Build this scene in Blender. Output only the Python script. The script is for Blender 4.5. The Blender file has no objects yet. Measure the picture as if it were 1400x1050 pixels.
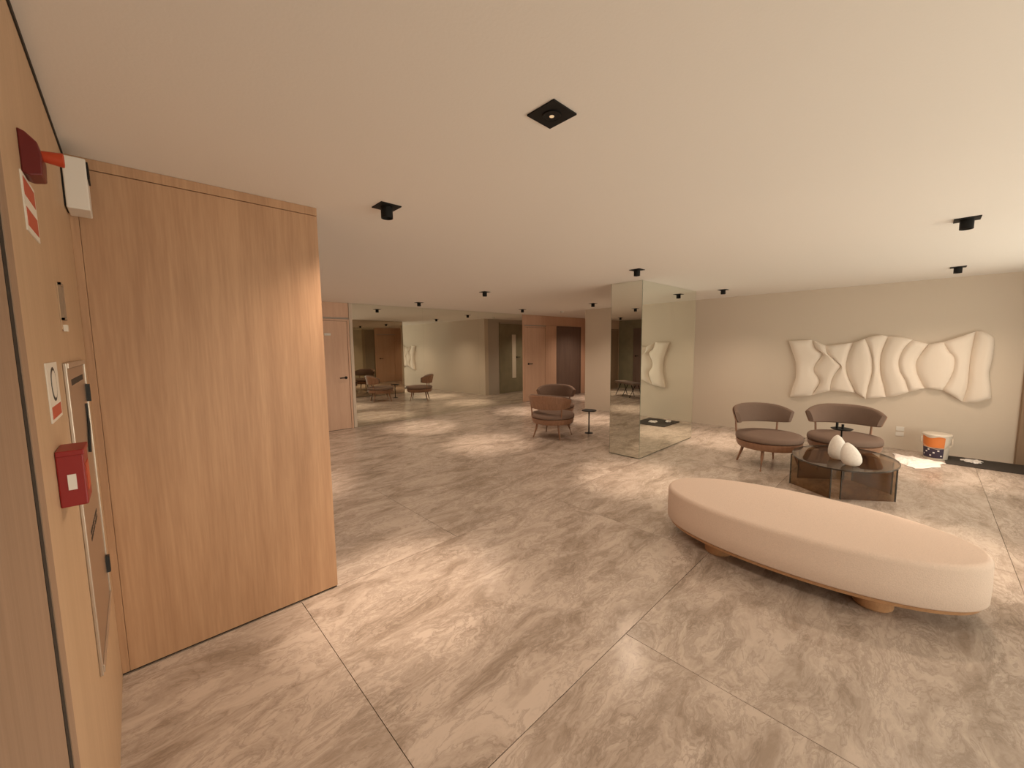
import bpy, bmesh, math, random
from mathutils import Vector, Matrix
random.seed(7)
PI = math.pi
scene = bpy.context.scene
C = scene.collection

# ------------------------------------------------------------------ camera
# x runs along the timber wall, y along the art wall, z up; metres
F_PX, PITCH, ROLL, YAW, CAM_H = 540.28, math.radians(5.595), math.radians(-0.647), math.radians(43.765), 1.634
fw = Vector((math.sin(YAW)*math.cos(PITCH), math.cos(YAW)*math.cos(PITCH), -math.sin(PITCH)))
r0 = Vector((math.cos(YAW), -math.sin(YAW), 0)); u0 = r0.cross(fw)
rr = r0*math.cos(ROLL) + u0*math.sin(ROLL); uu = -r0*math.sin(ROLL) + u0*math.cos(ROLL)
cd = bpy.data.cameras.new('camera'); cam = bpy.data.objects.new('camera', cd); C.objects.link(cam)
cd.sensor_fit = 'HORIZONTAL'; cd.sensor_width = 36; cd.lens = 36*F_PX/1400; cd.clip_start = 0.01
cam.matrix_world = Matrix(((rr.x, uu.x, -fw.x, 0), (rr.y, uu.y, -fw.y, 0), (rr.z, uu.z, -fw.z, CAM_H), (0, 0, 0, 1)))
scene.camera = cam

# ------------------------------------------------------------------ light and exposure
scene.view_settings.view_transform = 'Standard'; scene.view_settings.look = 'None'
scene.view_settings.gamma = 1; scene.view_settings.use_curve_mapping = False
scene.view_settings.exposure = 0.05
w = bpy.data.worlds.new('world'); scene.world = w; w.use_nodes = True
w.node_tree.nodes['Background'].inputs[0].default_value = (1.0, .80, .62, 1)
w.node_tree.nodes['Background'].inputs[1].default_value = 0.6
WARM = (1.0, .765, .565)
SPOT_W = 68.0
BEAM_W = 190.0
WINDOW_W_M2 = 13.0
for wx, ww in ((5.5, 3.8), (1.80, 2.7)):      # area lamps added behind the two glazed openings of the front, towards +y
    ld = bpy.data.lights.new('window_fill', 'AREA'); ld.shape = 'RECTANGLE'; ld.size = ww; ld.size_y = 2.2
    ld.energy = WINDOW_W_M2*ww*2.2; ld.color = (1.0, .89, .75)
    lo = bpy.data.objects.new('window_fill', ld); C.objects.link(lo)
    lo.location = (wx, -2.2, .80); lo.rotation_euler = (math.radians(122), 0, 0)   # low and tilted up, added to brighten the ceiling
scene.cycles.max_bounces = 12; scene.cycles.diffuse_bounces = 6; scene.cycles.glossy_bounces = 8
scene.cycles.transparent_max_bounces = 12; scene.cycles.sample_clamp_indirect = 4.0
scene.cycles.use_denoising = True

# ------------------------------------------------------------------ materials
def new_mat(name):
    m = bpy.data.materials.new(name); m.use_nodes = True
    return m, m.node_tree, m.node_tree.nodes['Principled BSDF']
def plain(name, col, rough=.6, metal=0, bump=0, bscale=60, spec=.5, var=0):
    m, nt, b = new_mat(name)
    b.inputs['Base Color'].default_value = (*col, 1); b.inputs['Roughness'].default_value = rough
    b.inputs['Metallic'].default_value = metal; b.inputs['Specular IOR Level'].default_value = spec
    tc = nt.nodes.new('ShaderNodeTexCoord')
    if bump or var:
        n = nt.nodes.new('ShaderNodeTexNoise'); n.inputs['Scale'].default_value = bscale; n.inputs['Detail'].default_value = 4
        nt.links.new(tc.outputs['Object'], n.inputs['Vector'])
    if bump:
        bp = nt.nodes.new('ShaderNodeBump'); bp.inputs['Strength'].default_value = bump; bp.inputs['Distance'].default_value = .004
        nt.links.new(n.outputs['Fac'], bp.inputs['Height']); nt.links.new(bp.outputs['Normal'], b.inputs['Normal'])
    if var:
        r = nt.nodes.new('ShaderNodeValToRGB')
        r.color_ramp.elements[0].position = .3; r.color_ramp.elements[1].position = .7
        r.color_ramp.elements[0].color = tuple(c*(1-var) for c in col)+(1,); r.color_ramp.elements[1].color = tuple(min(1, c*(1+var)) for c in col)+(1,)
        nt.links.new(n.outputs['Fac'], r.inputs['Fac']); nt.links.new(r.outputs['Color'], b.inputs['Base Color'])
    return m
def wood(name, c1, c2, rough=.5, scale=(14, 14, .7), coord='Geometry'):
    m, nt, b = new_mat(name)
    if coord == 'Geometry':
        g = nt.nodes.new('ShaderNodeNewGeometry'); out = g.outputs['Position']
    else:
        g = nt.nodes.new('ShaderNodeTexCoord'); out = g.outputs['Object']
    mp = nt.nodes.new('ShaderNodeMapping'); mp.inputs['Scale'].default_value = scale
    nt.links.new(out, mp.inputs['Vector'])
    n1 = nt.nodes.new('ShaderNodeTexNoise'); n1.inputs['Scale'].default_value = 1.0; n1.inputs['Detail'].default_value = 6; n1.inputs['Roughness'].default_value = .6
    n1.inputs['Distortion'].default_value = .4
    n2 = nt.nodes.new('ShaderNodeTexNoise'); n2.inputs['Scale'].default_value = 7.0; n2.inputs['Detail'].default_value = 3
    for n in (n1, n2): nt.links.new(mp.outputs['Vector'], n.inputs['Vector'])
    mx = nt.nodes.new('ShaderNodeMix'); mx.inputs[0].default_value = .35
    nt.links.new(n1.outputs['Fac'], mx.inputs[2]); nt.links.new(n2.outputs['Fac'], mx.inputs[3])
    r = nt.nodes.new('ShaderNodeValToRGB')
    r.color_ramp.elements[0].position = .36; r.color_ramp.elements[1].position = .64
    r.color_ramp.elements[0].color = (*c1, 1); r.color_ramp.elements[1].color = (*c2, 1)
    nt.links.new(mx.outputs[0], r.inputs['Fac']); nt.links.new(r.outputs['Color'], b.inputs['Base Color'])
    b.inputs['Roughness'].default_value = rough
    bp = nt.nodes.new('ShaderNodeBump'); bp.inputs['Strength'].default_value = .15; bp.inputs['Distance'].default_value = .002
    nt.links.new(n2.outputs['Fac'], bp.inputs['Height']); nt.links.new(bp.outputs['Normal'], b.inputs['Normal'])
    return m
def marble():
    m, nt, b = new_mat('marble'); N = nt.nodes.new; L = nt.links.new
    g = N('ShaderNodeNewGeometry'); oi = N('ShaderNodeObjectInfo')
    add = N('ShaderNodeVectorMath'); add.operation = 'MULTIPLY_ADD'
    rv = N('ShaderNodeCombineXYZ'); L(oi.outputs['Random'], rv.inputs[2])
    add.inputs[1].default_value = (0, 0, 9.0); L(rv.outputs[0], add.inputs[0]); L(g.outputs['Position'], add.inputs[2])
    mp = N('ShaderNodeMapping'); mp.inputs['Rotation'].default_value = (0, 0, math.radians(-14)); mp.inputs['Scale'].default_value = (.85, 2.0, 1)
    L(add.outputs[0], mp.inputs['Vector'])
    wn = N('ShaderNodeTexNoise'); wn.inputs['Scale'].default_value = 1.6; wn.inputs['Detail'].default_value = 4
    L(mp.outputs[0], wn.inputs['Vector'])
    wv = N('ShaderNodeVectorMath'); wv.operation = 'MULTIPLY_ADD'; wv.inputs[1].default_value = (.9, .9, .9)
    L(wn.outputs['Color'], wv.inputs[0]); L(mp.outputs[0], wv.inputs[2])
    def ns(sc, det, ro):
        n = N('ShaderNodeTexNoise'); n.inputs['Scale'].default_value = sc; n.inputs['Detail'].default_value = det; n.inputs['Roughness'].default_value = ro
        L(wv.outputs[0], n.inputs['Vector']); return n
    cloud = ns(2.3, 9, .70); v1 = ns(3.6, 10, .68); v2 = ns(9.0, 9, .66); msk = ns(1.9, 5, .6)
    cr = N('ShaderNodeValToRGB'); L(cloud.outputs['Fac'], cr.inputs['Fac'])
    e = cr.color_ramp.elements
    e[0].position = .36; e[0].color = (*MARBLE_D, 1); e[1].position = .56; e[1].color = (*MARBLE_L, 1)
    def vein(n, wid):
        s = N('ShaderNodeMath'); s.operation = 'SUBTRACT'; s.inputs[1].default_value = .5; L(n.outputs['Fac'], s.inputs[0])
        a = N('ShaderNodeMath'); a.operation = 'ABSOLUTE'; L(s.outputs[0], a.inputs[0])
        mr = N('ShaderNodeMapRange'); mr.inputs[1].default_value = 0; mr.inputs[2].default_value = wid; mr.inputs[3].default_value = 1; mr.inputs[4].default_value = 0
        L(a.outputs[0], mr.inputs[0]); return mr
    k1, k2 = vein(v1, .028), vein(v2, .05)
    mk = N('ShaderNodeMapRange'); mk.inputs[1].default_value = .42; mk.inputs[2].default_value = .62; L(msk.outputs['Fac'], mk.inputs[0])
    mu = N('ShaderNodeMath'); mu.operation = 'MULTIPLY'; L(k2.outputs[0], mu.inputs[0]); L(mk.outputs[0], mu.inputs[1])
    mu2 = N('ShaderNodeMath'); mu2.operation = 'MULTIPLY'; mu2.inputs[1].default_value = .5; L(mu.outputs[0], mu2.inputs[0])
    mu1 = N('ShaderNodeMath'); mu1.operation = 'MULTIPLY'; mu1.inputs[1].default_value = .36; L(k1.outputs[0], mu1.inputs[0])
    mxx = N('ShaderNodeMath'); mxx.operation = 'MAXIMUM'; L(mu1.outputs[0], mxx.inputs[0]); L(mu2.outputs[0], mxx.inputs[1])
    mix = N('ShaderNodeMix'); mix.data_type = 'RGBA'
    L(mxx.outputs[0], mix.inputs[0]); L(cr.outputs['Color'], mix.inputs[6]); mix.inputs[7].default_value = (*MARBLE_V, 1)
    L(mix.outputs[2], b.inputs['Base Color'])
    b.inputs['Roughness'].default_value = .23; b.inputs['Specular IOR Level'].default_value = .38
    return m
MARBLE_D, MARBLE_L, MARBLE_V = (.315, .255, .21), (.52, .445, .39), (.15, .112, .086)
def smoked(name, tint, gloss=.08):
    m = bpy.data.materials.new(name); m.use_nodes = True; nt = m.node_tree; nt.nodes.clear()
    o = nt.nodes.new('ShaderNodeOutputMaterial'); t = nt.nodes.new('ShaderNodeBsdfTransparent'); t.inputs[0].default_value = (*tint, 1)
    gl = nt.nodes.new('ShaderNodeBsdfGlossy'); gl.inputs['Roughness'].default_value = .02
    lw = nt.nodes.new('ShaderNodeLayerWeight'); lw.inputs[0].default_value = .5
    pw = nt.nodes.new('ShaderNodeMath'); pw.operation = 'POWER'; pw.inputs[1].default_value = 5; nt.links.new(lw.outputs['Facing'], pw.inputs[0])
    fr = nt.nodes.new('ShaderNodeMath'); fr.operation = 'MULTIPLY_ADD'; fr.inputs[1].default_value = .9; fr.inputs[2].default_value = .035; nt.links.new(pw.outputs[0], fr.inputs[0])
    mx = nt.nodes.new('ShaderNodeMixShader')
    nt.links.new(fr.outputs[0], mx.inputs[0]); nt.links.new(t.outputs[0], mx.inputs[1]); nt.links.new(gl.outputs[0], mx.inputs[2]); nt.links.new(mx.outputs[0], o.inputs[0])
    return m
def emis(name, col, s):
    m, nt, b = new_mat(name); b.inputs['Emission Color'].default_value = (*col, 1); b.inputs['Emission Strength'].default_value = s
    b.inputs['Base Color'].default_value = (*col, 1); return m
M = dict(
    ceiling=plain('ceiling_paint', (.82, .79, .755), .9, bump=.1, bscale=90),
    wall=plain('wall_paint', (.66, .585, .50), .85, bump=.12, bscale=80),
    grey_wall=plain('grey_plaster', (.50, .46, .42), .85, bump=.12, bscale=80),
    left_wall=wood('left_wall_veneer', (.50, .34, .21), (.56, .39, .25), .55, (10, 10, .5)),
    oak=wood('oak_veneer', (.42, .245, .14), (.54, .335, .20), .5),
    pink_oak=wood('rosy_veneer', (.66, .44, .32), (.74, .52, .39), .5),
    dark_oak=wood('dark_veneer', (.14, .10, .085), (.19, .135, .115), .5),
    olive=plain('olive_lacquer', (.25, .235, .165), .45, var=.1, bscale=4),
    leg_wood=wood('walnut_legs', (.24, .125, .075), (.34, .185, .115), .4, (25, 25, 4), 'Object'),
    bench_wood=wood('bench_wood', (.42, .23, .115), (.54, .31, .165), .42, (5, 20, 20), 'Object'),
    marble=marble(),
    grout=plain('grout', (.16, .12, .09), .9, bump=.1),
    mirror=plain('mirror_silver', (.83, .85, .78), 0.0, 1),
    mirror_dim=plain('dimmed_mirror', (.60, .52, .42), 0.0, 1),  # tint put in to darken the repeated reflections in this panel
    mirror_edge=plain('mirror_edge', (.20, .24, .19), .25, .3),
    black=plain('black_metal', (.006, .006, .006), .6, 0, spec=.3),
    dark_gap=plain('shadow_gap', (.03, .022, .016), .9),
    white_plastic=plain('white_plastic', (.78, .76, .72), .4),
    white_stone=plain('white_stone', (.82, .79, .75), .8, bump=.5, bscale=50, var=.05),
    plaster_art=plain('plaster_art', (.84, .765, .685), .85, bump=.15, bscale=40),
    fabric=plain('taupe_fabric', (.215, .15, .12), .92, bump=.4, bscale=220, spec=.2, var=.12),
    boucle=plain('cream_boucle', (.70, .57, .49), .95, bump=.6, bscale=160, spec=.15, var=.05),
    red=plain('red_plastic', (.27, .012, .012), .4),
    orange=plain('orange_red_plastic', (.50, .06, .02), .4),
    steel=plain('brushed_steel', (.55, .47, .40), .28, .9),
    aluminium=plain('aluminium', (.60, .52, .44), .35, .8),
    smoked=smoked('smoked_glass', (.66, .56, .45)),
    smoked_edge=plain('smoked_glass_edge', (.035, .027, .02), .15),
    glass=smoked('window_glass', (.93, .95, .93)),
    sign_white=plain('sign_white', (.75, .70, .62), .6),
    sign_red=plain('sign_red', (.50, .09, .045), .6),
    print_black=plain('print_black', (.02, .02, .02), .6),
    bucket_white=plain('bucket_white', (.74, .68, .60), .45),
    label_orange=plain('label_orange', (.72, .22, .05), .5),
    label_violet=plain('label_violet', (.045, .03, .06), .5),
    sheet=plain('plastic_sheet', (.86, .83, .82), .45),
    mat=plain('dark_mat', (.035, .028, .024), .8, bump=.4, bscale=40),
    lens=emis('lamp_lens', (1.0, .78, .52), 0.25),
    door_brown=wood('door_brown', (.30, .20, .135), (.37, .25, .175), .55, (20, 20, .6)),
    red_dark=plain('dark_red_plastic', (.13, .010, .010), .4),
    brown_panel=wood('brown_panel', (.27, .185, .12), (.33, .23, .155), .55),
)

# ------------------------------------------------------------------ helpers
def mesh_obj(name, verts, faces, mat, parent=None, smooth=False):
    me = bpy.data.meshes.new(name); me.from_pydata([tuple(v) for v in verts], [], faces); me.update()
    if mat is not None: me.materials.append(M[mat] if isinstance(mat, str) else mat)
    if smooth: me.polygons.foreach_set('use_smooth', [True]*len(me.polygons))
    o = bpy.data.objects.new(name, me); C.objects.link(o)
    if parent is not None: o.parent = parent
    return o
def box_data(a, b):
    x0, y0, z0 = a; x1, y1, z1 = b
    v = [(x0,y0,z0),(x1,y0,z0),(x1,y1,z0),(x0,y1,z0),(x0,y0,z1),(x1,y0,z1),(x1,y1,z1),(x0,y1,z1)]
    return v, [(0,3,2,1),(4,5,6,7),(0,1,5,4),(1,2,6,5),(2,3,7,6),(3,0,4,7)]
def merge(*parts):
    V, Fc = [], []
    for v, f in parts:
        k = len(V); V += list(v); Fc += [tuple(i+k for i in q) for q in f]
    return V, Fc
def box(name, a, b, mat, parent=None, bevel=0, seg=2):
    v, f = box_data(a, b); o = mesh_obj(name, v, f, mat, parent)
    if bevel:
        m = o.modifiers.new('bevel', 'BEVEL'); m.width = bevel; m.segments = seg; m.limit_method = 'ANGLE'
    return o
def lathe_data(prof, n=24, cx=0, cy=0, cap=True):
    V = [(cx+r*math.cos(2*PI*i/n), cy+r*math.sin(2*PI*i/n), z) for r, z in prof for i in range(n)]
    Fc = [(k*n+i, k*n+(i+1) % n, (k+1)*n+(i+1) % n, (k+1)*n+i) for k in range(len(prof)-1) for i in range(n)]
    if cap: Fc += [tuple(range(n-1, -1, -1)), tuple((len(prof)-1)*n+i for i in range(n))]
    return V, Fc
def tube_data(pts, rad, n=10):
    pts = [Vector(p) for p in pts]; rad = rad if isinstance(rad, (list, tuple)) else [rad]*len(pts)
    V, Fc = [], []
    for k, p in enumerate(pts):
        d = (pts[min(k+1, len(pts)-1)] - pts[max(k-1, 0)]).normalized()
        a = d.cross(Vector((0, 0, 1)) if abs(d.z) < .95 else Vector((1, 0, 0))).normalized(); b = d.cross(a)
        for i in range(n):
            t = 2*PI*i/n; V.append(p + a*rad[k]*math.cos(t) + b*rad[k]*math.sin(t))
    for k in range(len(pts)-1):
        for i in range(n): Fc.append((k*n+i, k*n+(i+1) % n, (k+1)*n+(i+1) % n, (k+1)*n+i))
    Fc += [tuple(range(n-1, -1, -1)), tuple((len(pts)-1)*n+i for i in range(n))]
    return V, Fc
def prism_data(poly, z0, z1):
    n = len(poly); V = [(x, y, z0) for x, y in poly] + [(x, y, z1) for x, y in poly]
    return V, [tuple(range(n-1, -1, -1)), tuple(range(n, 2*n))] + [(i, (i+1) % n, n+(i+1) % n, n+i) for i in range(n)]
def mk(name, data, mat, parent=None, smooth=False): return mesh_obj(name, data[0], data[1], mat, parent, smooth)
def smooth_by_angle(o, deg=35):
    bm = bmesh.new(); bm.from_mesh(o.data); bmesh.ops.recalc_face_normals(bm, faces=bm.faces)
    for e in bm.edges: e.smooth = len(e.link_faces) == 2 and e.calc_face_angle(0) < math.radians(deg)
    for f in bm.faces: f.smooth = True
    bm.to_mesh(o.data); bm.free(); return o
def thing(name, label, cat, loc=(0, 0, 0), rz=0, group=None):
    o = bpy.data.objects.new(name, None); C.objects.link(o); o.location = loc; o.rotation_euler = (0, 0, rz)
    o.empty_display_size = .1
    return tag(o, label, cat, group)
def tag(o, label, cat, group=None):
    o['label'] = label; o['category'] = cat
    if group: o['group'] = group
    return o
def struct(o, label=None, cat=None):
    o['kind'] = 'structure'
    if label: o['label'] = label
    if cat: o['category'] = cat
    return o

# ------------------------------------------------------------------ room dimensions
H = 2.5
XL, YP, XP = -.155, 2.69, .90          # left wall plane, timber wall plane, timber wall's free end
XA, YK = 8.30, 5.97                    # art wall plane and its far end
YE = 7.95                              # far wall plane (door, mirror, timber)
YF = -1.50                             # glazed front behind the camera's right
XH, XR = -3.0, 11.05                   # hall end, alcove end

# ------------------------------------------------------------------ floor
fl = struct(box('floor', (XH-.1, YF-.3, -.12), (XR+.1, YE+.1, -.006), 'grout'),
            'cream and brown veined polished marble floor laid in large slabs', 'floor')
SX, SY, GAP = 2.46, 1.615, .0017
ys = [YF-.3]+[y for y in (1.075+SY*k for k in range(-2, 6)) if YF < y < YE]+[YE+.1]
for j in range(len(ys)-1):
    off = .67 if (round((ys[j+1]-1.075)/SY) % 2 or j == len(ys)-2 and len(ys) % 2) else 1.90
    xs = [XH-.1]+[x for x in (off+SX*k for k in range(-3, 6)) if XH < x < XR]+[XR+.1]
    for i in range(len(xs)-1):
        box('marble_slab', (xs[i]+GAP, ys[j]+GAP, -.02), (xs[i+1]-GAP, ys[j+1]-GAP, 0), 'marble', fl)

# ------------------------------------------------------------------ ceiling
ce = struct(box('ceiling', (XH-.1, YF-.3, H), (XR+.1, YE+.1, H+.12), 'ceiling'), 'plain cream painted ceiling with black downlights', 'ceiling')

# ------------------------------------------------------------------ left wall with its door
wl = struct(box('wall_left', (XL-.15, YF, 0), (XL, YP+.16, H), 'left_wall'), 'tan veneered wall close on the left carrying fire alarm devices', 'wall')
box('shadow_gap', (XL-.002, YF, H-.022), (XL+.004, YP, H-.006), 'dark_gap', wl)
d1 = bpy.data.objects.new('door_1', None); C.objects.link(d1); d1.location = (XL, .7, 0)
struct(d1, 'brown timber door in the tan left wall at the picture edge', 'door')
def rel(a, o): return tuple(a[i]-o[i] for i in range(3))
def rbox(name, a, b, mat, par, **k):
    l = par.location; return box(name, rel(a, l), rel(b, l), mat, par, **k)
rbox('door_leaf', (XL-.01, .25, .005), (XL+.001, 1.150, 2.46), 'door_brown', d1)
rbox('door_gap', (XL-.01, 1.150, 0), (XL+.002, 1.180, 2.47), 'dark_gap', d1)
rbox('door_casing', (XL-.01, 1.180, 0), (XL+.0035, 1.245, 2.49), 'door_brown', d1)

# ------------------------------------------------------------------ timber wall on the left
wf = struct(box('wall_front', (XL-.15, YP+.03, 0), (XP-.01, YP+.16, H), 'oak'), 'oak veneered wall with vertical grain standing free on the left', 'wall')
box('wood_panel', (XL, YP, .012), (-.127, YP+.032, 2.449), 'oak', wf, bevel=.001)
box('wood_panel', (-.1258, YP, .012), (XP, YP+.032, 2.449), 'oak', wf, bevel=.001)
box('top_trim', (XL+.002, YP-.004, 2.452), (XP, YP+.032, H-.001), 'oak', wf, bevel=.001)
box('end_trim', (XP-.012, YP+.034, .012), (XP, YP+.16, H-.001), 'oak', wf)
box('plinth_gap', (XL+.002, YP+.012, 0.0), (XP-.004, YP+.031, .012), 'dark_gap', wf)

# ------------------------------------------------------------------ art wall, alcove, hall and far wall
wr = struct(box('wall_right', (XA, YF, 0), (XA+.15, YK, H), 'wall'), 'plain beige wall carrying the white relief sculpture', 'wall')
struct(box('wall_alcove', (XA+.15, YK-.15, 0), (XR+.1, YK, H), 'grey_wall'), 'grey plaster wall of the alcove seen in the far mirror', 'wall')
struct(box('wall_alcove_end', (XR, YK, 0), (XR+.1, YE, H), 'pink_oak'), 'timber end wall of the alcove behind the beige wall', 'wall')
struct(box('wall_hall', (XH-.1, YP+.16, 0), (XH, YE, H), 'olive'), 'dark olive end wall of the hall seen in the column mirror', 'wall')
struct(box('wall_hall_side', (XH-.1, YP+.03, 0), (XL-.15, YP+.16, H), 'grey_wall'), 'grey side wall of the hall behind the oak wall', 'wall')
wb = struct(box('wall_back', (XH-.1, YE+.012, 0), (XR+.1, YE+.14, H), 'grey_wall'), 'far wall with timber panels around the mirror', 'wall')
for a, b in ((XH, 2.27), (8.045, 8.13), (9.06, 9.55), (10.80, XR)):
    box('wood_panel', (a+.002, YE, .004), (b-.002, YE+.012, 2.21), 'pink_oak', wb)
box('wood_panel', (XH, YE, 2.214), (3.15, YE+.012, H-.002), 'pink_oak', wb)
box('wood_panel', (8.045, YE, 2.214), (XR-.002, YE+.012, H-.002), 'pink_oak', wb)
box('corner_trim', (3.155, YE-.02, .004), (3.215, YE+.012, H-.002), 'wall', wb, bevel=.002)

def lever_handle(par, loc, sgn, ax='y', face=-1):
    """rosette and lever on a wall facing -y (face=-1) or +y, lever towards sgn*x; ax='x' faces +x, lever towards sgn*y"""
    def T(p):
        a, d, z = p                                   # along, out of the wall, up
        return (loc[0]+a, loc[1]+face*d, loc[2]+z) if ax == 'y' else (loc[0]+d, loc[1]+a, loc[2]+z)
    v, f = lathe_data([(.027, 0), (.027, .01), (.012, .012), (.012, .045)], 16)
    v = [T((p[0], p[2], p[1])) for p in v]
    v2, f2 = tube_data([T((0, .045, 0)), T((sgn*.03, .05, 0)), T((sgn*.13, .05, 0))], .011, 8)
    o = mk('handle', merge((v, f), (v2, f2)), 'black', par); smooth_by_angle(o)
def wall_door(name, label, x0, x1, mat, hx, sgn, hz=1.05, top=2.18, y=YE):
    d = bpy.data.objects.new(name, None); C.objects.link(d); d.location = (x0, y, 0); struct(d, label, 'door')
    rbox('door_leaf', (x0+.045, y-.004, .006), (x1-.045, y+.02, top-.04), mat, d)
    rbox('door_frame', (x0, y-.012, 0), (x0+.04, y+.02, top), mat, d)
    rbox('door_frame', (x1-.04, y-.012, 0), (x1, y+.02, top), mat, d)
    rbox('door_frame', (x0+.04, y-.012, top-.035), (x1-.04, y+.02, top), mat, d)
    rbox('door_gap', (x0+.04, y+.001, 0), (x1-.04, y+.011, top-.035), 'dark_gap', d)
    if hx is not None: lever_handle(d, rel((hx, y-.004, hz), d.location), sgn)
    return d
wall_door('door_2', 'rosy timber door with a black lever handle beside the far mirror', 2.27, 3.15, 'pink_oak', 3.04, -1, 1.03)
wall_door('door_3', 'rosy timber door right of the far mirror behind the lounge chairs', 8.13, 9.06, 'pink_oak', 8.28, 1, 1.09)
wall_door('door_4', 'dark purple brown door in the alcove beside the beige wall', 9.55, 10.80, 'dark_oak', None, 1, top=2.21)
wall_door('door_5', 'brown door at the hall corner seen in the column mirror', -2.95, -2.1, 'brown_panel', -2.25, -1, 1.2)
# door on the alcove's near side, seen only in the far mirror
d6 = bpy.data.objects.new('door_6', None); C.objects.link(d6); d6.location = (8.94, YK, 0); struct(d6, 'olive brown door in the grey alcove wall seen in the far mirror', 'door')
rbox('door_leaf', (8.98, YK-.01, .006), (10.1, YK+.012, 2.36), 'olive', d6)
rbox('door_frame', (8.93, YK-.01, 0), (8.975, YK+.02, 2.40), 'olive', d6)
rbox('door_frame', (10.105, YK-.01, 0), (10.15, YK+.02, 2.40), 'olive', d6)
rbox('glass_strip', (9.52, YK+.012, .5), (9.70, YK+.018, 2.0), 'sign_white', d6)
lever_handle(d6, rel((9.74, YK+.016, 1.22), d6.location), 1, face=1)
# dark door in the hall's olive end wall
d7 = bpy.data.objects.new('door_7', None); C.objects.link(d7); d7.location = (XH, 6.9, 0); struct(d7, 'dark door in the olive hall wall seen in the column mirror', 'door')
rbox('door_leaf', (XH-.005, 6.45, .006), (XH+.012, 7.35, 2.2), 'dark_oak', d7)
rbox('door_frame', (XH-.005, 7.355, 0), (XH+.02, 7.4, 2.25), 'olive', d7)
rbox('door_frame', (XH-.005, 6.4, 0), (XH+.02, 6.445, 2.25), 'olive', d7)
lever_handle(d7, rel((XH+.016, 7.25, 1.2), d7.location), -1, ax='x')

# brown timber lining at the right picture edge
tr = struct(box('trim_1', (XA-.02, YF, 0), (XA, -.90, H), 'brown_panel'), 'brown timber lining at the right end of the beige wall', 'trim')
for y in (-.96, -1.12, -1.28, -1.44):
    box('wall_slat', (XA-.045, y-.05, .002), (XA-.02, y+.05, H-.002), 'brown_panel', tr, bevel=.004)

# glazed front on the right, unseen, its openings sized for the light they let in
ws = bpy.data.objects.new('wall_facade', None); C.objects.link(ws); ws.location = (4, YF-.1, 0); struct(ws, 'street front wall with wide glazing', 'wall')
for a, b in ((XL-.15, .40), (3.20, 3.60), (7.40, XA+.15)): rbox('pier', (a, YF-.2, 0), (b, YF, H), 'wall', ws)
for nm, lab, WX0, WX1, n in (('window_1', 'wide shop front window with dark mullions', 3.6, 7.4, 3), ('window_2', 'unseen street glazing with dark mullions, added for its light', .4, 3.2, 2)):
    rbox('lintel', (WX0, YF-.2, 2.38), (WX1, YF, H), 'wall', ws); rbox('sill', (WX0, YF-.2, 0), (WX1, YF, .06), 'wall', ws)
    w1 = bpy.data.objects.new(nm, None); C.objects.link(w1); w1.location = ((WX0+WX1)/2, YF-.1, .06); struct(w1, lab, 'window')
    for k in range(n):
        a = WX0+(WX1-WX0)*k/n; b = WX0+(WX1-WX0)*(k+1)/n
        rbox('pane', (a+.03, YF-.105, .10), (b-.03, YF-.095, 2.34), 'glass', w1)
    for k in range(n+1):
        a = WX0+(WX1-WX0)*k/n; a = min(max(a, WX0+.03), WX1-.03)
        rbox('mullion', (a-.03, YF-.13, .06), (a+.03, YF-.07, 2.38), 'black', w1)
    for z in (.06, 2.34): rbox('rail', (WX0+.06, YF-.13, z), (WX1-.06, YF-.07, z+.04), 'black', w1)

# ------------------------------------------------------------------ mirrors
mw = thing('wall_mirror', 'floor to ceiling mirror covering most of the far wall', 'mirror', (3.22, YE, 0))
for a, b in ((3.22, 4.83), (4.83, 6.44), (6.44, 8.04)):
    rbox('mirror_panel', (a+.0006, YE, .003), (b-.0006, YE+.008, H-.003), 'mirror', mw)
XC0, XC1, YC0, YC1 = 5.086, 6.894, 2.717, 3.203
mc = thing('mirror_column', 'square edged column clad in mirror from floor to ceiling', 'column', ((XC0+XC1)/2, (YC0+YC1)/2, 0))
t = .008
rbox('core', (XC0+t+.004, YC0+t+.004, .0), (XC1-t-.004, YC1-t-.004, H-.001), 'mirror_edge', mc)
rbox('mirror_panel', (XC0+.004, YC0, .012), (XC1-.004, YC0+t, H-.003), 'mirror', mc)
rbox('mirror_panel', (XC0, YC0+.004, .012), (XC0+t, YC1-.004, H-.003), 'mirror', mc)
rbox('mirror_panel', (XC0+.004, YC1-t, .012), (XC1-.004, YC1, H-.003), 'mirror_dim', mc)
rbox('mirror_panel', (XC1-t, YC0+.004, .012), (XC1, YC1-.004, H-.003), 'mirror', mc)
for x in (XC0, XC1-.004):
    for y in (YC0, YC1-.004): rbox('edge_strip', (x, y, .0), (x+.004, y+.004, H-.001), 'mirror_edge', mc)

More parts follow.
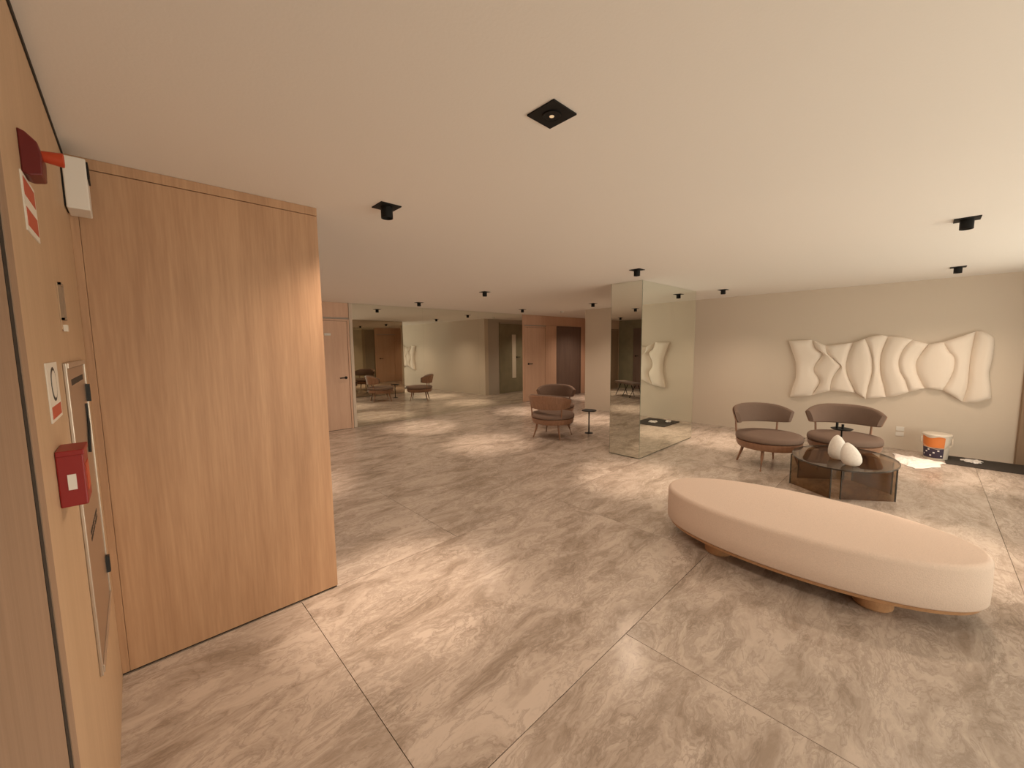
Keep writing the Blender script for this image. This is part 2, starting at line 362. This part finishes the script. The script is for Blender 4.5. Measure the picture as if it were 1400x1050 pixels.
# ------------------------------------------------------------------ wavy wall relief
def P2(org, pts): return [(org+p[0]/8.75, 440+p[1]/8.75) for p in pts]
def on_plane(uv, X):                   # picture measurements taken to the wall's own y, z
    d = fw + rr*((uv[0]-700)/F_PX) - uu*((uv[1]-525)/F_PX); k = X/d.x
    return (k*d.y, CAM_H+k*d.z)
bnd = [P2(1060, b) for b in (
    [(155,225),(205,370),(240,480),(245,650),(205,780),(170,905)],
    [(440,215),(470,310),(555,390),(468,520),(462,600),(528,720),(430,880)],
    [(600,285),(620,370),(700,450),(785,520),(740,590),(680,680),(648,825)],
    [(930,250),(870,400),(840,530),(860,650),(925,780),(960,850)],
    [(1070,200),(1130,330),(1160,450),(1160,600),(1110,780),(1080,925)],
    [(1350,175),(1275,350),(1252,500),(1262,640),(1300,790),(1320,900)])] + [P2(1210, b) for b in (
    [(330,215),(220,330),(165,470),(180,590),(240,700),(285,840)],
    [(525,268),(420,400),(370,500),(385,620),(430,720),(475,797)],
    [(700,240),(760,350),(830,430),(825,560),(780,680),(690,820)],
    [(1090,115),(1045,330),(1020,480),(1005,650),(985,800),(930,960)],
    [(1310,190),(1300,350),(1270,500),(1245,620),(1265,780),(1270,915)])]
def at_t(poly, t):
    # smooth interpolation (Catmull-Rom) along the boundary, by length
    n = len(poly)-1; x = t*n; i = min(int(x), n-1); s = x-i
    g = lambda k: poly[min(max(k, 0), n)]
    p0, p1, p2, p3 = g(i-1), g(i), g(i+1), g(i+2)
    return tuple(.5*(2*p1[k]+(p2[k]-p0[k])*s+(2*p0[k]-5*p1[k]+4*p2[k]-p3[k])*s*s+(3*p1[k]-p0[k]-3*p2[k]+p3[k])*s**3) for k in (0, 1))
bw = [[on_plane(p, XA-.06) for p in b] for b in bnd]
art = thing('wall_relief', 'long white plaster wall sculpture of wavy overlapping panels', 'sculpture', (XA, .5, .68))
top_lift = {4: -.035, 5: -.02, 9: .03}; bot_drop = {5: -.015, 9: .03}
NT, NS = 26, 12
for k in range(10):
    L, R = bw[k], bw[k+1]; V = []
    for i in range(NT+1):
        t = i/NT; a = at_t(L, t); b = at_t(R, t)
        for j in range(NS+1):
            s = j/NS; y = a[0]+(b[0]-a[0])*s; z = a[1]+(b[1]-a[1])*s
            arch = math.sin(PI*s)
            if k in top_lift: z += abs(top_lift[k])*arch*max(0, 1-t*4)
            if k in bot_drop: z -= abs(bot_drop[k])*arch*max(0, 1-(1-t)*4)
            prof = (1-abs(2*s-1)**3.2)
            edge = min(1, min(t, 1-t)*14+.35)
            sk = .035*(s-.5)*(1 if k % 2 else -1)
            dep = .03+(.055*prof+sk)*edge
            V.append((-max(dep, .012), y-.5, z-.68))
    nn = len(V); W = NS+1
    back = [(-.001, v[1], v[2]) for v in V]
    Fc = []
    for i in range(NT):
        for j in range(NS): Fc.append((i*W+j, i*W+j+1, (i+1)*W+j+1, (i+1)*W+j))
    rim = [j for j in range(W)] + [i*W+NS for i in range(1, NT+1)] + [NT*W+j for j in range(NS-1, -1, -1)] + [i*W for i in range(NT-1, 0, -1)]
    for q in range(len(rim)):
        a, b = rim[q], rim[(q+1) % len(rim)]; Fc.append((a, nn+a, nn+b, b))
    o = mesh_obj('wave_panel', V+back, Fc, 'plaster_art', art); smooth_by_angle(o, 50)

# ------------------------------------------------------------------ downlights
def downlight(x, y, label, flush=False):
    t = thing('ceiling_downlight', label, 'downlight', (x, y, H), 0, 'black ceiling downlights')
    box('trim_plate', (-.066, -.066, -.006), (.066, .066, -.0002), 'black', t)
    R = .036; z1 = -.010 if flush else -.072
    o = mk('lamp_head', lathe_data([(R*.9, -.0062), (R, -.0065), (R, z1), (R*.88, z1), (R*.82, z1*.5-.0035), (.001, z1*.5-.0035)], 20, cap=False), 'black', t); smooth_by_angle(o)
    mk('lens', lathe_data([(R*(.25 if flush else .8), z1*.5-.004), (R*(.25 if flush else .8), z1*.5-.005)], 16), 'lens', t)
    l = bpy.data.lights.new('spot', 'SPOT'); l.energy = SPOT_W; l.color = WARM; l.spot_size = math.radians(134); l.spot_blend = 1.0; l.shadow_soft_size = .05
    s = bpy.data.objects.new('lamp_light', l); C.objects.link(s); s.parent = t; s.location = (0, 0, -.09)
    if not flush:                         # the lamp's hot centre beam inside its wider spill
        l2 = bpy.data.lights.new('beam', 'SPOT'); l2.energy = BEAM_W; l2.color = WARM; l2.spot_size = math.radians(42); l2.spot_blend = .9; l2.shadow_soft_size = .05
        s2 = bpy.data.objects.new('lamp_beam', l2); C.objects.link(s2); s2.parent = t; s2.location = (0, 0, -.09)
for x, y, lab in (
    (1.21, 1.03, 'largest black square downlight, top centre of the ceiling, nearest the camera'),
    (1.21, 2.37, 'black downlight in the ceiling just right of the oak wall top'),
    (4.40, -.15, 'black downlight at the far right of the ceiling, larger of the right pair'),
    (7.16, -.21, 'black downlight at the right close to the beige wall above the relief'),
    (4.35, 2.40, 'black downlight in the ceiling directly in front of the mirror column'),
    (7.06, 2.35, 'black downlight in the ceiling just right of the mirror column'),
    (4.20, 5.00, 'black downlight in mid ceiling left of the mirror column'),
    (7.15, 4.95, 'black downlight above the black pedestal table behind the mirror column'),
    (4.19, 7.02, 'black downlight close to the far mirror near the rosy door'),
    (6.95, 6.86, 'black downlight close to the far mirror above the back lounge chairs'),
    (1.15, 5.00, 'black downlight of the side hall seen in the column mirror, nearer one'),
    (1.20, 7.00, 'black downlight of the side hall hidden behind the oak wall'),
    (10.05, 7.00, 'added unseen downlight inside the timber alcove behind the beige wall'),  # lamp added out of view to brighten the far end wall
    (-1.50, 7.00, 'black downlight of the side hall seen in the column mirror, farther one')):
    downlight(x, y, lab, flush=lab.startswith('largest'))
sd = thing('smoke_detector', 'small pale smoke detector on the far ceiling', 'smoke detector', (8.15, 6.6, H))
mk('base', lathe_data([(.05, -.0002), (.05, -.012)], 20), 'white_plastic', sd); smooth_by_angle(mk('dome', lathe_data([(.042, -.012), (.038, -.032), (.02, -.042)], 20), 'white_plastic', sd))

# ------------------------------------------------------------------ devices on the left wall
fa = thing('fire_alarm_sounder', 'dark red fire alarm sounder with orange horn high on left wall', 'fire alarm', (XL, 1.5, 2.10))
def extr_y(poly, y0, y1):
    n = len(poly); V = [(x, y0, z) for x, z in poly]+[(x, y1, z) for x, z in poly]
    return V, [tuple(range(n)), tuple(range(2*n-1, n-1, -1))]+[(i, n+i, n+(i+1) % n, (i+1) % n) for i in range(n)]
o = mk('body', extr_y([(.0, .055), (.012, .05), (.03, .03), (.035, .0), (.033, -.045), (.012, -.05), (0, -.045)], 0, .075), 'red_dark', fa); m = o.modifiers.new('bevel', 'BEVEL'); m.width = .003; m.segments = 2
v, f = lathe_data([(.012, .03), (.014, .045), (.017, .068), (.015, .069), (.011, .05)], 16, cap=True)
smooth_by_angle(mk('horn', ([(p[2], .03+p[0], .008+p[1]) for p in v], f), 'orange', fa))
def wall_sign(label, y0, y1, z0, z1, marks):
    t = thing('safety_sign', label, 'sign', (XL, (y0+y1)/2, z0))
    box('plate', (0.0003, -(y1-y0)/2, 0), (.003, (y1-y0)/2, z1-z0), 'sign_white', t)
    for nm, mt, a, b, c, d in marks:   # fractions of the plate
        box(nm, (.003, (a-.5)*(y1-y0), c*(z1-z0)), (.0036, (b-.5)*(y1-y0), d*(z1-z0)), mt, t)
wall_sign('white and red alarm sign on the left wall under the sounder', 1.465, 1.64, 1.915, 2.05,
          [('print_mark', 'sign_red', .08, .92, .62, .93), ('print_mark', 'sign_red', .08, .92, .1, .42)])
sg = thing('hydrant_sign', 'white and red sign on left wall above the red call box', 'sign', (XL, 1.565, 1.455))
box('plate', (.0003, -.095, 0), (.003, .095, .148), 'sign_white', sg)
v, f = lathe_data([(.052, .003), (.052, .0036)], 24); v2, f2 = lathe_data([(.042, .0036), (.042, .0042)], 24)
mk('print_ring', ([(p[2], p[0]*.9, .092+p[1]*.85) for p in v], f), 'print_black', sg); mk('print_disc', ([(p[2], p[0]*.9, .092+p[1]*.85) for p in v2], f2), 'sign_white', sg)
box('print_mark', (.003, -.08, .008), (.0036, .08, .038), 'sign_red', sg)
kb = thing('key_holder', 'small slim clear holder with a white tag on the left wall', 'holder', (XL, 1.935, 1.70))
box('back_plate', (.0003, -.035, 0), (.003, .035, .148), 'left_wall', kb)
for a, b, c, d in ((-.035, -.028, .03, .148), (.028, .035, .03, .148), (-.035, .035, .14, .148), (-.035, .035, .03, .037)):
    box('rim', (.003, a, c), (.010, b, d), 'brown_panel', kb)
box('tag', (.003, -.012, -.005), (.012, .02, .016), 'sign_white', kb)
el = thing('emergency_light', 'white box emergency light in the corner above the oak wall', 'emergency light', (XL, 2.5, 2.225))
box('housing', (.006, 0, 0), (.075, .15, .21), 'white_plastic', el, bevel=.004)
box('bracket', (0.0003, .004, .01), (.006, .15, .205), 'black', el)
box('side_lamp', (.075, .006, .13), (.081, .1, .2), 'black', el)
hc = thing('hose_cabinet', 'metal fire hose cabinet set into the left wall', 'cabinet', (XL, 1.80, .565))
hw, hh = .61, 1.03
box('door', (.001, .03, .03), (.008, hw-.02, hh-.02), 'steel', hc)
for nm, a, b in (('frame', (.0003, .008, 0), (.009, .026, hh)), ('frame', (.0003, hw-.018, 0), (.012, hw, hh)), ('frame', (.0003, .026, hh-.018), (.012, hw-.018, hh)), ('frame', (.0003, .026, 0), (.012, hw-.018, .026))):
    box(nm, a, b, 'aluminium', hc, bevel=.002)
box('vent_slot', (.008, .1, hh-.075), (.0086, .5, hh-.055), 'print_black', hc)
for z in (.12, .86): box('hinge', (.008, hw-.045, z), (.02, hw-.02, z+.07), 'print_black', hc)
mk('seal_cord', tube_data([(.011, .48, .86), (.012, .47, .78), (.012, .40, .68)], .004, 6), 'print_black', hc)
for z in (.415, .437):
    for a, b in ((.14, .22), (.235, .30), (.32, .42)): box('lettering', (.008, a, z), (.0088, b, z+.013), 'print_black', hc)
cp = thing('fire_call_box', 'red fire call box with a white label on the left wall', 'call box', (XL, 1.45, 1.245))
box('housing', (.0003, 0, 0), (.048, .11, .138), 'red', cp, bevel=.003)
box('lid_rim', (.001, -.002, .128), (.05, .112, .142), 'red', cp, bevel=.002)
box('label_plate', (.017, -.0012, .043), (.032, .0005, .082), 'white_plastic', cp)
box('press_plate', (.048, .025, .03), (.0495, .085, .10), 'orange', cp)
ex = thing('exit_plate', 'small white plate mounted high on the rosy far door', 'sign', (2.72, YE-.005, 1.86))
box('plate', (-.05, -.012, 0), (.07, 0, .045), 'white_plastic', ex, bevel=.003)

# ------------------------------------------------------------------ oval bench
bn = thing('oval_bench', 'long oval cream boucle bench on a low wooden base', 'bench', (3.42, .58, 0))
def oval(a, b, n=96, e=2.12):
    out = []
    for i in range(n):
        t = 2*PI*i/n; c, s = math.cos(t), math.sin(t)
        out.append((a*math.copysign(abs(c)**(2/e), c), b*math.copysign(abs(s)**(2/e), s)))
    return out
def loft(rings):
    n = len(rings[0][0]); V = [(x, y, z) for r, z in rings for x, y in r]
    Fc = [(k*n+i, k*n+(i+1) % n, (k+1)*n+(i+1) % n, (k+1)*n+i) for k in range(len(rings)-1) for i in range(n)]
    return V, Fc+[tuple(range(n-1, -1, -1)), tuple((len(rings)-1)*n+i for i in range(n))]
A, B = .465, .925
rings = [(oval(A-.03, B-.03), .138), (oval(A-.008, B-.008), .141), (oval(A, B), .152), (oval(A+.003, B+.003), .25), (oval(A, B), .378)]
for q in range(1, 8):
    t = q/7*PI/2; r = .032; rings.append((oval(A-r*(1-math.cos(t)), B-r*(1-math.cos(t))), .378+r*math.sin(t)))
rings += [(oval(A*.6, B*.6), .414), (oval(A*.2, B*.2), .416)]
smooth_by_angle(mk('cushion', loft(rings), 'boucle', bn), 60)
smooth_by_angle(mk('base_plinth', loft([(oval(A-.06, B-.06), .104), (oval(A-.025, B-.025), .112), (oval(A-.014, B-.014), .136), (oval(A-.03, B-.03), .1385)]), 'bench_wood', bn), 30)
for sx in (-1, 1):
    for y in (-.45, .45):
        v, f = lathe_data([(.085, 0), (.097, .012), (.10, .05), (.105, .106)], 24)
        smooth_by_angle(mk('foot', ([(p[0]+sx*.20, p[1]+y, p[2]) for p in v], f), 'bench_wood', bn))

# ------------------------------------------------------------------ lounge chairs (back towards +x, facing -x before turning)
def make_chair(label):
    t = thing('lounge_chair', label, 'chair', group='taupe lounge chairs')
    R = .385
    def disc(prof): return lathe_data(prof, 40)
    smooth_by_angle(mk('seat', disc([(R*.95, .358), (R*.99, .364), (R, .385), (R*.99, .41), (R*.955, .428), (R*.8, .438), (R*.3, .444), (.01, .445)]), 'fabric', t), 60)
    smooth_by_angle(mk('seat_rim', disc([(R*.84, .258), (R*.92, .262), (R*.965, .30), (R*.98, .350), (R*.92, .357)]), 'leg_wood', t), 40)
    for deg in (45, 135, 225, 315):
        c, s = math.cos(math.radians(deg)), math.sin(math.radians(deg))
        smooth_by_angle(mk('leg', tube_data([(c*.285, s*.285, .285), (c*.31, s*.31, .16), (c*.365, s*.365, 0.0)], [.022, .018, .011], 10), 'leg_wood', t))
    for deg in (-48, 48):
        c, s = math.cos(math.radians(deg)), math.sin(math.radians(deg))
        smooth_by_angle(mk('back_post', tube_data([(c*.35, s*.35, .30), (c*.382, s*.382, .42), (c*.395, s*.395, .60)], [.014, .013, .012], 10), 'leg_wood', t))
    def band(r_in, r_out, z0, z1, half, rnd, lean):
        na = 32; sec = []
        for q in range(12):
            a = 2*PI*q/12; c, s = math.cos(a), math.sin(a)
            sec.append((.5+.5*math.copysign(abs(c)**rnd, c), .5+.5*math.copysign(abs(s)**rnd, s)))
        V, Fc = [], []
        for i in range(na+1):
            ang = math.radians(-half+2*half*i/na); k = abs(2*i/na-1)
            zz0 = z0+.03*k**4; zz1 = z1-.085*k**3
            for u_, v_ in sec:
                r = r_in+(r_out-r_in)*u_+lean*(v_-.5); z = zz0+(zz1-zz0)*v_
                V.append((r*math.cos(ang), r*math.sin(ang), z))
        for i in range(na):
            for q in range(12): Fc.append((i*12+q, (i+1)*12+q, (i+1)*12+(q+1) % 12, i*12+(q+1) % 12))
        Fc += [tuple(range(12)), tuple(na*12+q for q in range(11, -1, -1))]
        return V, Fc
    smooth_by_angle(mk('backrest', band(.345, .398, .535, .79, 76, .5, .05), 'fabric', t), 60)
    smooth_by_angle(mk('back_shell', band(.396, .412, .525, .775, 73, .4, .05), 'leg_wood', t), 60)
    return t
def copy_tree(o, label):
    c = o.copy(); C.objects.link(c); c['label'] = label
    for ch in list(o.children):
        d = ch.copy(); C.objects.link(d); d.parent = c
    return c
ch_a = make_chair('taupe lounge chair left of the smoked glass table, its side to the camera')
ch_b = copy_tree(ch_a, 'taupe lounge chair behind the smoked glass table, facing the camera')
ch_c = copy_tree(ch_a, 'taupe lounge chair behind the column with its wooden back to the camera')
ch_d = copy_tree(ch_a, 'taupe lounge chair near the far mirror facing the camera')
for o, x, y, a in ((ch_a, 6.02, 1.37, 47), (ch_b, 6.56, .66, 10), (ch_c, 5.36, 4.55, 195), (ch_d, 6.28, 5.25, 38)):
    o.location = (x, y, 0); o.rotation_euler = (0, 0, math.radians(a))

# ------------------------------------------------------------------ smoked glass table and what stands on it
tb = thing('coffee_table', 'oval smoked glass coffee table on upright glass panes', 'table', (5.60, .555, 0))
TA, TB = .58, .455
mk('table_top', prism_data(oval(TA, TB, 72, 2.0), .348, .360), 'smoked', tb)
n = 72; oo, ii = oval(TA+.003, TB+.003, n, 2.0), oval(TA-.006, TB-.006, n, 2.0)
V = [(*p, z) for z in (.347, .361) for p in oo]+[(*p, z) for z in (.347, .361) for p in ii]
Fc = []
for i in range(n):
    j = (i+1) % n
    Fc += [(i, j, n+j, n+i), (2*n+j, 2*n+i, 3*n+i, 3*n+j), (n+i, n+j, 3*n+j, 3*n+i), (j, i, 2*n+i, 2*n+j)]
mk('top_edge', (V, Fc), 'smoked_edge', tb)
def pane(p, q, th=.012):
    d = (Vector(q)-Vector(p)).normalized(); nrm = Vector((-d.y, d.x))*th/2
    a, b = Vector(p), Vector(q)
    pn = mk('glass_pane', prism_data([tuple(a-nrm), tuple(b-nrm), tuple(b+nrm), tuple(a+nrm)], .0, .347), 'smoked', tb)
    for e, s in ((a, 1), (b, -1)):
        e2 = e+d*.007*s
        lo_, hi_ = (e, e2) if s > 0 else (e2, e)
        n2 = nrm*1.15
        mk('pane_edge', prism_data([tuple(lo_-n2), tuple(hi_-n2), tuple(hi_+n2), tuple(lo_+n2)], .0, .347), 'smoked_edge', pn)
pane((-.17, .445), (-.44, .04)); pane((-.40, -.035), (-.09, -.44)); pane((.10, .42), (.40, .02)); pane((.42, -.05), (.15, -.40))
sc = thing('stone_sculpture', 'white twin lobed stone sculpture standing on the smoked glass table', 'sculpture', (5.40, .53, .361))
def lobe(cx, cy, rz, w, d, h, lean):
    prof = [(.45, 0), (.78, .06), (.97, .2), (1.0, .36), (.9, .56), (.68, .76), (.38, .92), (.1, .995)]
    V, Fc = [], []; n = 24
    for r, z in prof:
        for i in range(n):
            t = 2*PI*i/n; x, y = d/2*r*math.cos(t), w/2*r*math.sin(t)+lean*z*z
            V.append((cx+x*math.cos(rz)-y*math.sin(rz), cy+x*math.sin(rz)+y*math.cos(rz), z*h))
    Fc = [(k*n+i, k*n+(i+1) % n, (k+1)*n+(i+1) % n, (k+1)*n+i) for k in range(len(prof)-1) for i in range(n)]
    Fc += [tuple(range(n-1, -1, -1)), tuple((len(prof)-1)*n+i for i in range(n))]
    return V, Fc
smooth_by_angle(mk('lobe', lobe(.06, .06, 0, .17, .12, .265, .01), 'white_stone', sc), 70)
smooth_by_angle(mk('lobe', lobe(-.135, -.075, .1, .175, .11, .235, .04), 'white_stone', sc), 70)
ca = thing('candle_holder', 'small black dish holder standing behind the white stone sculpture', 'candle holder', (5.90, .615, .361))
smooth_by_angle(mk('stem', lathe_data([(.05, 0), (.05, .006), (.009, .012), (.008, .24), (.014, .25)], 16), 'black', ca))
smooth_by_angle(mk('dish', lathe_data([(.02, .245), (.09, .253), (.105, .265), (.10, .267), (.02, .257)], 28), 'black', ca))
for x, y, h in ((.0, .045, .075), (.02, -.005, .055)): smooth_by_angle(mk('candle', [[(p[0]+x, p[1]+y, p[2]) for p in lathe_data([(.013, .257), (.013, .257+h)], 12)[0]], lathe_data([(.013, .2), (.013, .3)], 12)[1]], 'black', ca))

# pedestal table between the far chairs
st = thing('pedestal_table', 'small black pedestal side table behind the mirror column', 'side table', (6.0, 4.22, 0))
smooth_by_angle(mk('table_top', lathe_data([(.13, .415), (.135, .418), (.135, .428), (.13, .431)], 28), 'black', st))
smooth_by_angle(mk('stem', lathe_data([(.012, .01), (.012, .415)], 12), 'black', st)); smooth_by_angle(mk('foot', lathe_data([(.075, 0), (.075, .006), (.02, .014)], 24), 'black', st))

# dark bench of the side hall (seen in the column mirror)
hb = thing('hall_bench', 'dark bench on splayed thin legs seen in the column mirror', 'bench', (-.95, 6.35, 0), math.radians(30))
box('seat', (-.18, -.55, .40), (.18, .55, .46), 'dark_oak', hb, bevel=.015)
for y in (-.42, .0, .42):
    for s in (-1, 1): mk('leg', tube_data([(s*.05, y-.06, .40), (s*.15, y+.10*s, .0)], [.012, .009], 8), 'black', hb)

# ------------------------------------------------------------------ things by the beige wall
so = thing('wall_socket', 'white double socket low on the beige wall behind the chairs', 'socket', (XA, .19, .2))
for z in (0, .08): box('plate', (-.008, -.045, z), (0, .045, z+.065), 'white_plastic', so, bevel=.003)
bk = thing('paint_bucket', 'white paint bucket with orange and violet label by the beige wall', 'bucket', (7.97, -.19, 0))
smooth_by_angle(mk('pail', lathe_data([(.112, 0), (.116, .006), (.136, .335), (.132, .335), (.113, .012)], 36, cap=False), 'bucket_white', bk))
mk('floor_disc', lathe_data([(.114, .004), (.114, .012)], 36), 'bucket_white', bk)
smooth_by_angle(mk('lid', lathe_data([(.144, .325), (.146, .33), (.146, .345), (.138, .352), (.01, .352)], 36), 'bucket_white', bk))
def label_band(nm, z0, z1, a0, a1, mat, off=.0012, wav=0):
    n = 24; V = []
    for i in range(n+1):
        a = math.radians(a0+(a1-a0)*i/n)
        for z, wv in ((z0, 0), (z1, wav*math.sin(3*PI*i/n))):
            zz = z+wv; r = .116+(.136-.116)*(zz-.006)/.329+off; V.append((r*math.cos(a), r*math.sin(a), zz))
    V += [(v[0]*.992, v[1]*.992, v[2]) for v in V]; m2 = 2*(n+1)
    Fc = [(2*i, 2*i+2, 2*i+3, 2*i+1) for i in range(n)]+[(m2+2*i, m2+2*i+1, m2+2*i+3, m2+2*i+2) for i in range(n)]
    Fc += [(2*i+1, 2*i+3, m2+2*i+3, m2+2*i+1) for i in range(n)]+[(2*i+2, 2*i, m2+2*i, m2+2*i+2) for i in range(n)]
    mk(nm, (V, Fc), mat, bk)
label_band('label', .17, .31, 85, 215, 'label_orange', wav=.012); label_band('label', .025, .165, 85, 215, 'label_violet')
for k, (a, z) in enumerate(((110, .06), (128, .10), (150, .05), (165, .09), (185, .12), (200, .05), (140, .13))): label_band('label_print', z, z+.018, a, a+9, 'sheet', .0022)
mk('handle', tube_data([(.0, .147, .30), (-.07, .15, .22), (-.13, .08, .17), (-.15, 0, .155), (-.13, -.08, .17), (-.07, -.15, .22), (0, -.147, .30)], .003, 6), 'aluminium', bk)
mt = tag(box('floor_mat', (7.70, -1.42, .0005), (8.25, -.28, .008), 'mat'), 'dark rubber mat on the floor along the beige wall', 'mat')
def crumple(name, label, poly, h, sd, mat, cat, z0=.001, par=None):
    rnd = random.Random(sd); bm = bmesh.new()
    xs_ = [p[0] for p in poly]; ys_ = [p[1] for p in poly]; cx, cy = sum(xs_)/len(xs_), sum(ys_)/len(ys_)
    rings = 7; n = len(poly)*4; grid = []
    for k in range(rings+1):
        row = []
        for i in range(n):
            a = poly[i//4]; b = poly[(i//4+1) % len(poly)]; t = (i % 4)/4
            px, py = a[0]+(b[0]-a[0])*t, a[1]+(b[1]-a[1])*t; s = 1-k/rings*.97
            j = .012 if k else .018
            row.append(bm.verts.new((cx+(px-cx)*s+rnd.uniform(-j, j)-cx, cy+(py-cy)*s+rnd.uniform(-j, j)-cy, z0+rnd.uniform(0, h)*(1 if k else .3))))
        grid.append(row)
    for k in range(rings):
        for i in range(n): bm.faces.new((grid[k][i], grid[k][(i+1) % n], grid[k+1][(i+1) % n], grid[k+1][i]))
    bm.faces.new(grid[-1])
    bmesh.ops.recalc_face_normals(bm, faces=bm.faces)
    me = bpy.data.meshes.new(name); bm.to_mesh(me); bm.free(); me.materials.append(M[mat]); o = bpy.data.objects.new(name, me); C.objects.link(o); o.location = (cx, cy, 0)
    s = o.modifiers.new('thick', 'SOLIDIFY'); s.thickness = .0015; s.offset = 1
    return tag(o, label, cat)
crumple('plastic_sheet', 'crumpled white plastic sheet on the floor before the paint bucket', [(7.92, .24), (7.80, -.02), (7.70, -.27), (7.42, -.22), (7.12, -.02), (7.20, .08), (7.5, .18)], .022, 3, 'sheet', 'sheet')
crumple('paper_scrap', 'white paper scrap lying on the dark rubber mat', [(8.06, -.43), (8.10, -.62), (7.98, -.60), (7.90, -.56), (7.97, -.48)], .03, 5, 'sheet', 'paper', .009)

tag(box('floor_cloth', (7.42, 1.32, .0005), (8.14, 1.98, .012), 'mat'), 'dark work mat with white scraps behind the left lounge chair, seen in the column mirror', 'mat')
for k, (x, y, r, lab) in enumerate(((7.72, 1.60, .09, 'larger white scrap on the dark work mat in the column mirror'), (7.95, 1.82, .06, 'smaller white scrap on the dark work mat in the column mirror'))):
    crumple('paper_scrap', lab, [(x+r*math.cos(a)*1.2, y+r*math.sin(a)) for a in (0, 1.1, 2.2, 3.3, 4.3, 5.4)], .03, 11+k, 'sheet', 'paper', .013)

# ------------------------------------------------------------------ pieces of parts go one level deeper
DEEPER = {'back_shell': 'backrest', 'seat_rim': 'seat', 'lens': 'lamp_head', 'handle': 'door_leaf', 'glass_strip': 'door_leaf', 'top_edge': 'table_top', 'label_print': 'label',
          'candle': 'dish', 'hinge': 'door', 'lettering': 'door', 'vent_slot': 'door', 'label_plate': 'housing', 'press_plate': 'housing', 'side_lamp': 'housing',
          'print_mark': 'plate', 'print_ring': 'plate', 'print_disc': 'plate', 'horn': 'body', 'lid_rim': 'housing'}
base = lambda o: o.name.split('.')[0]
for root in [o for o in C.objects if o.parent is None and o.children]:
    kids = list(root.children)
    for ch in kids:
        want = DEEPER.get(base(ch))
        host = next((k for k in kids if base(k) == want), None) if want else None
        if host is not None and host is not ch and ch.location.length < 1e-6 and host.location.length < 1e-6: ch.parent = host
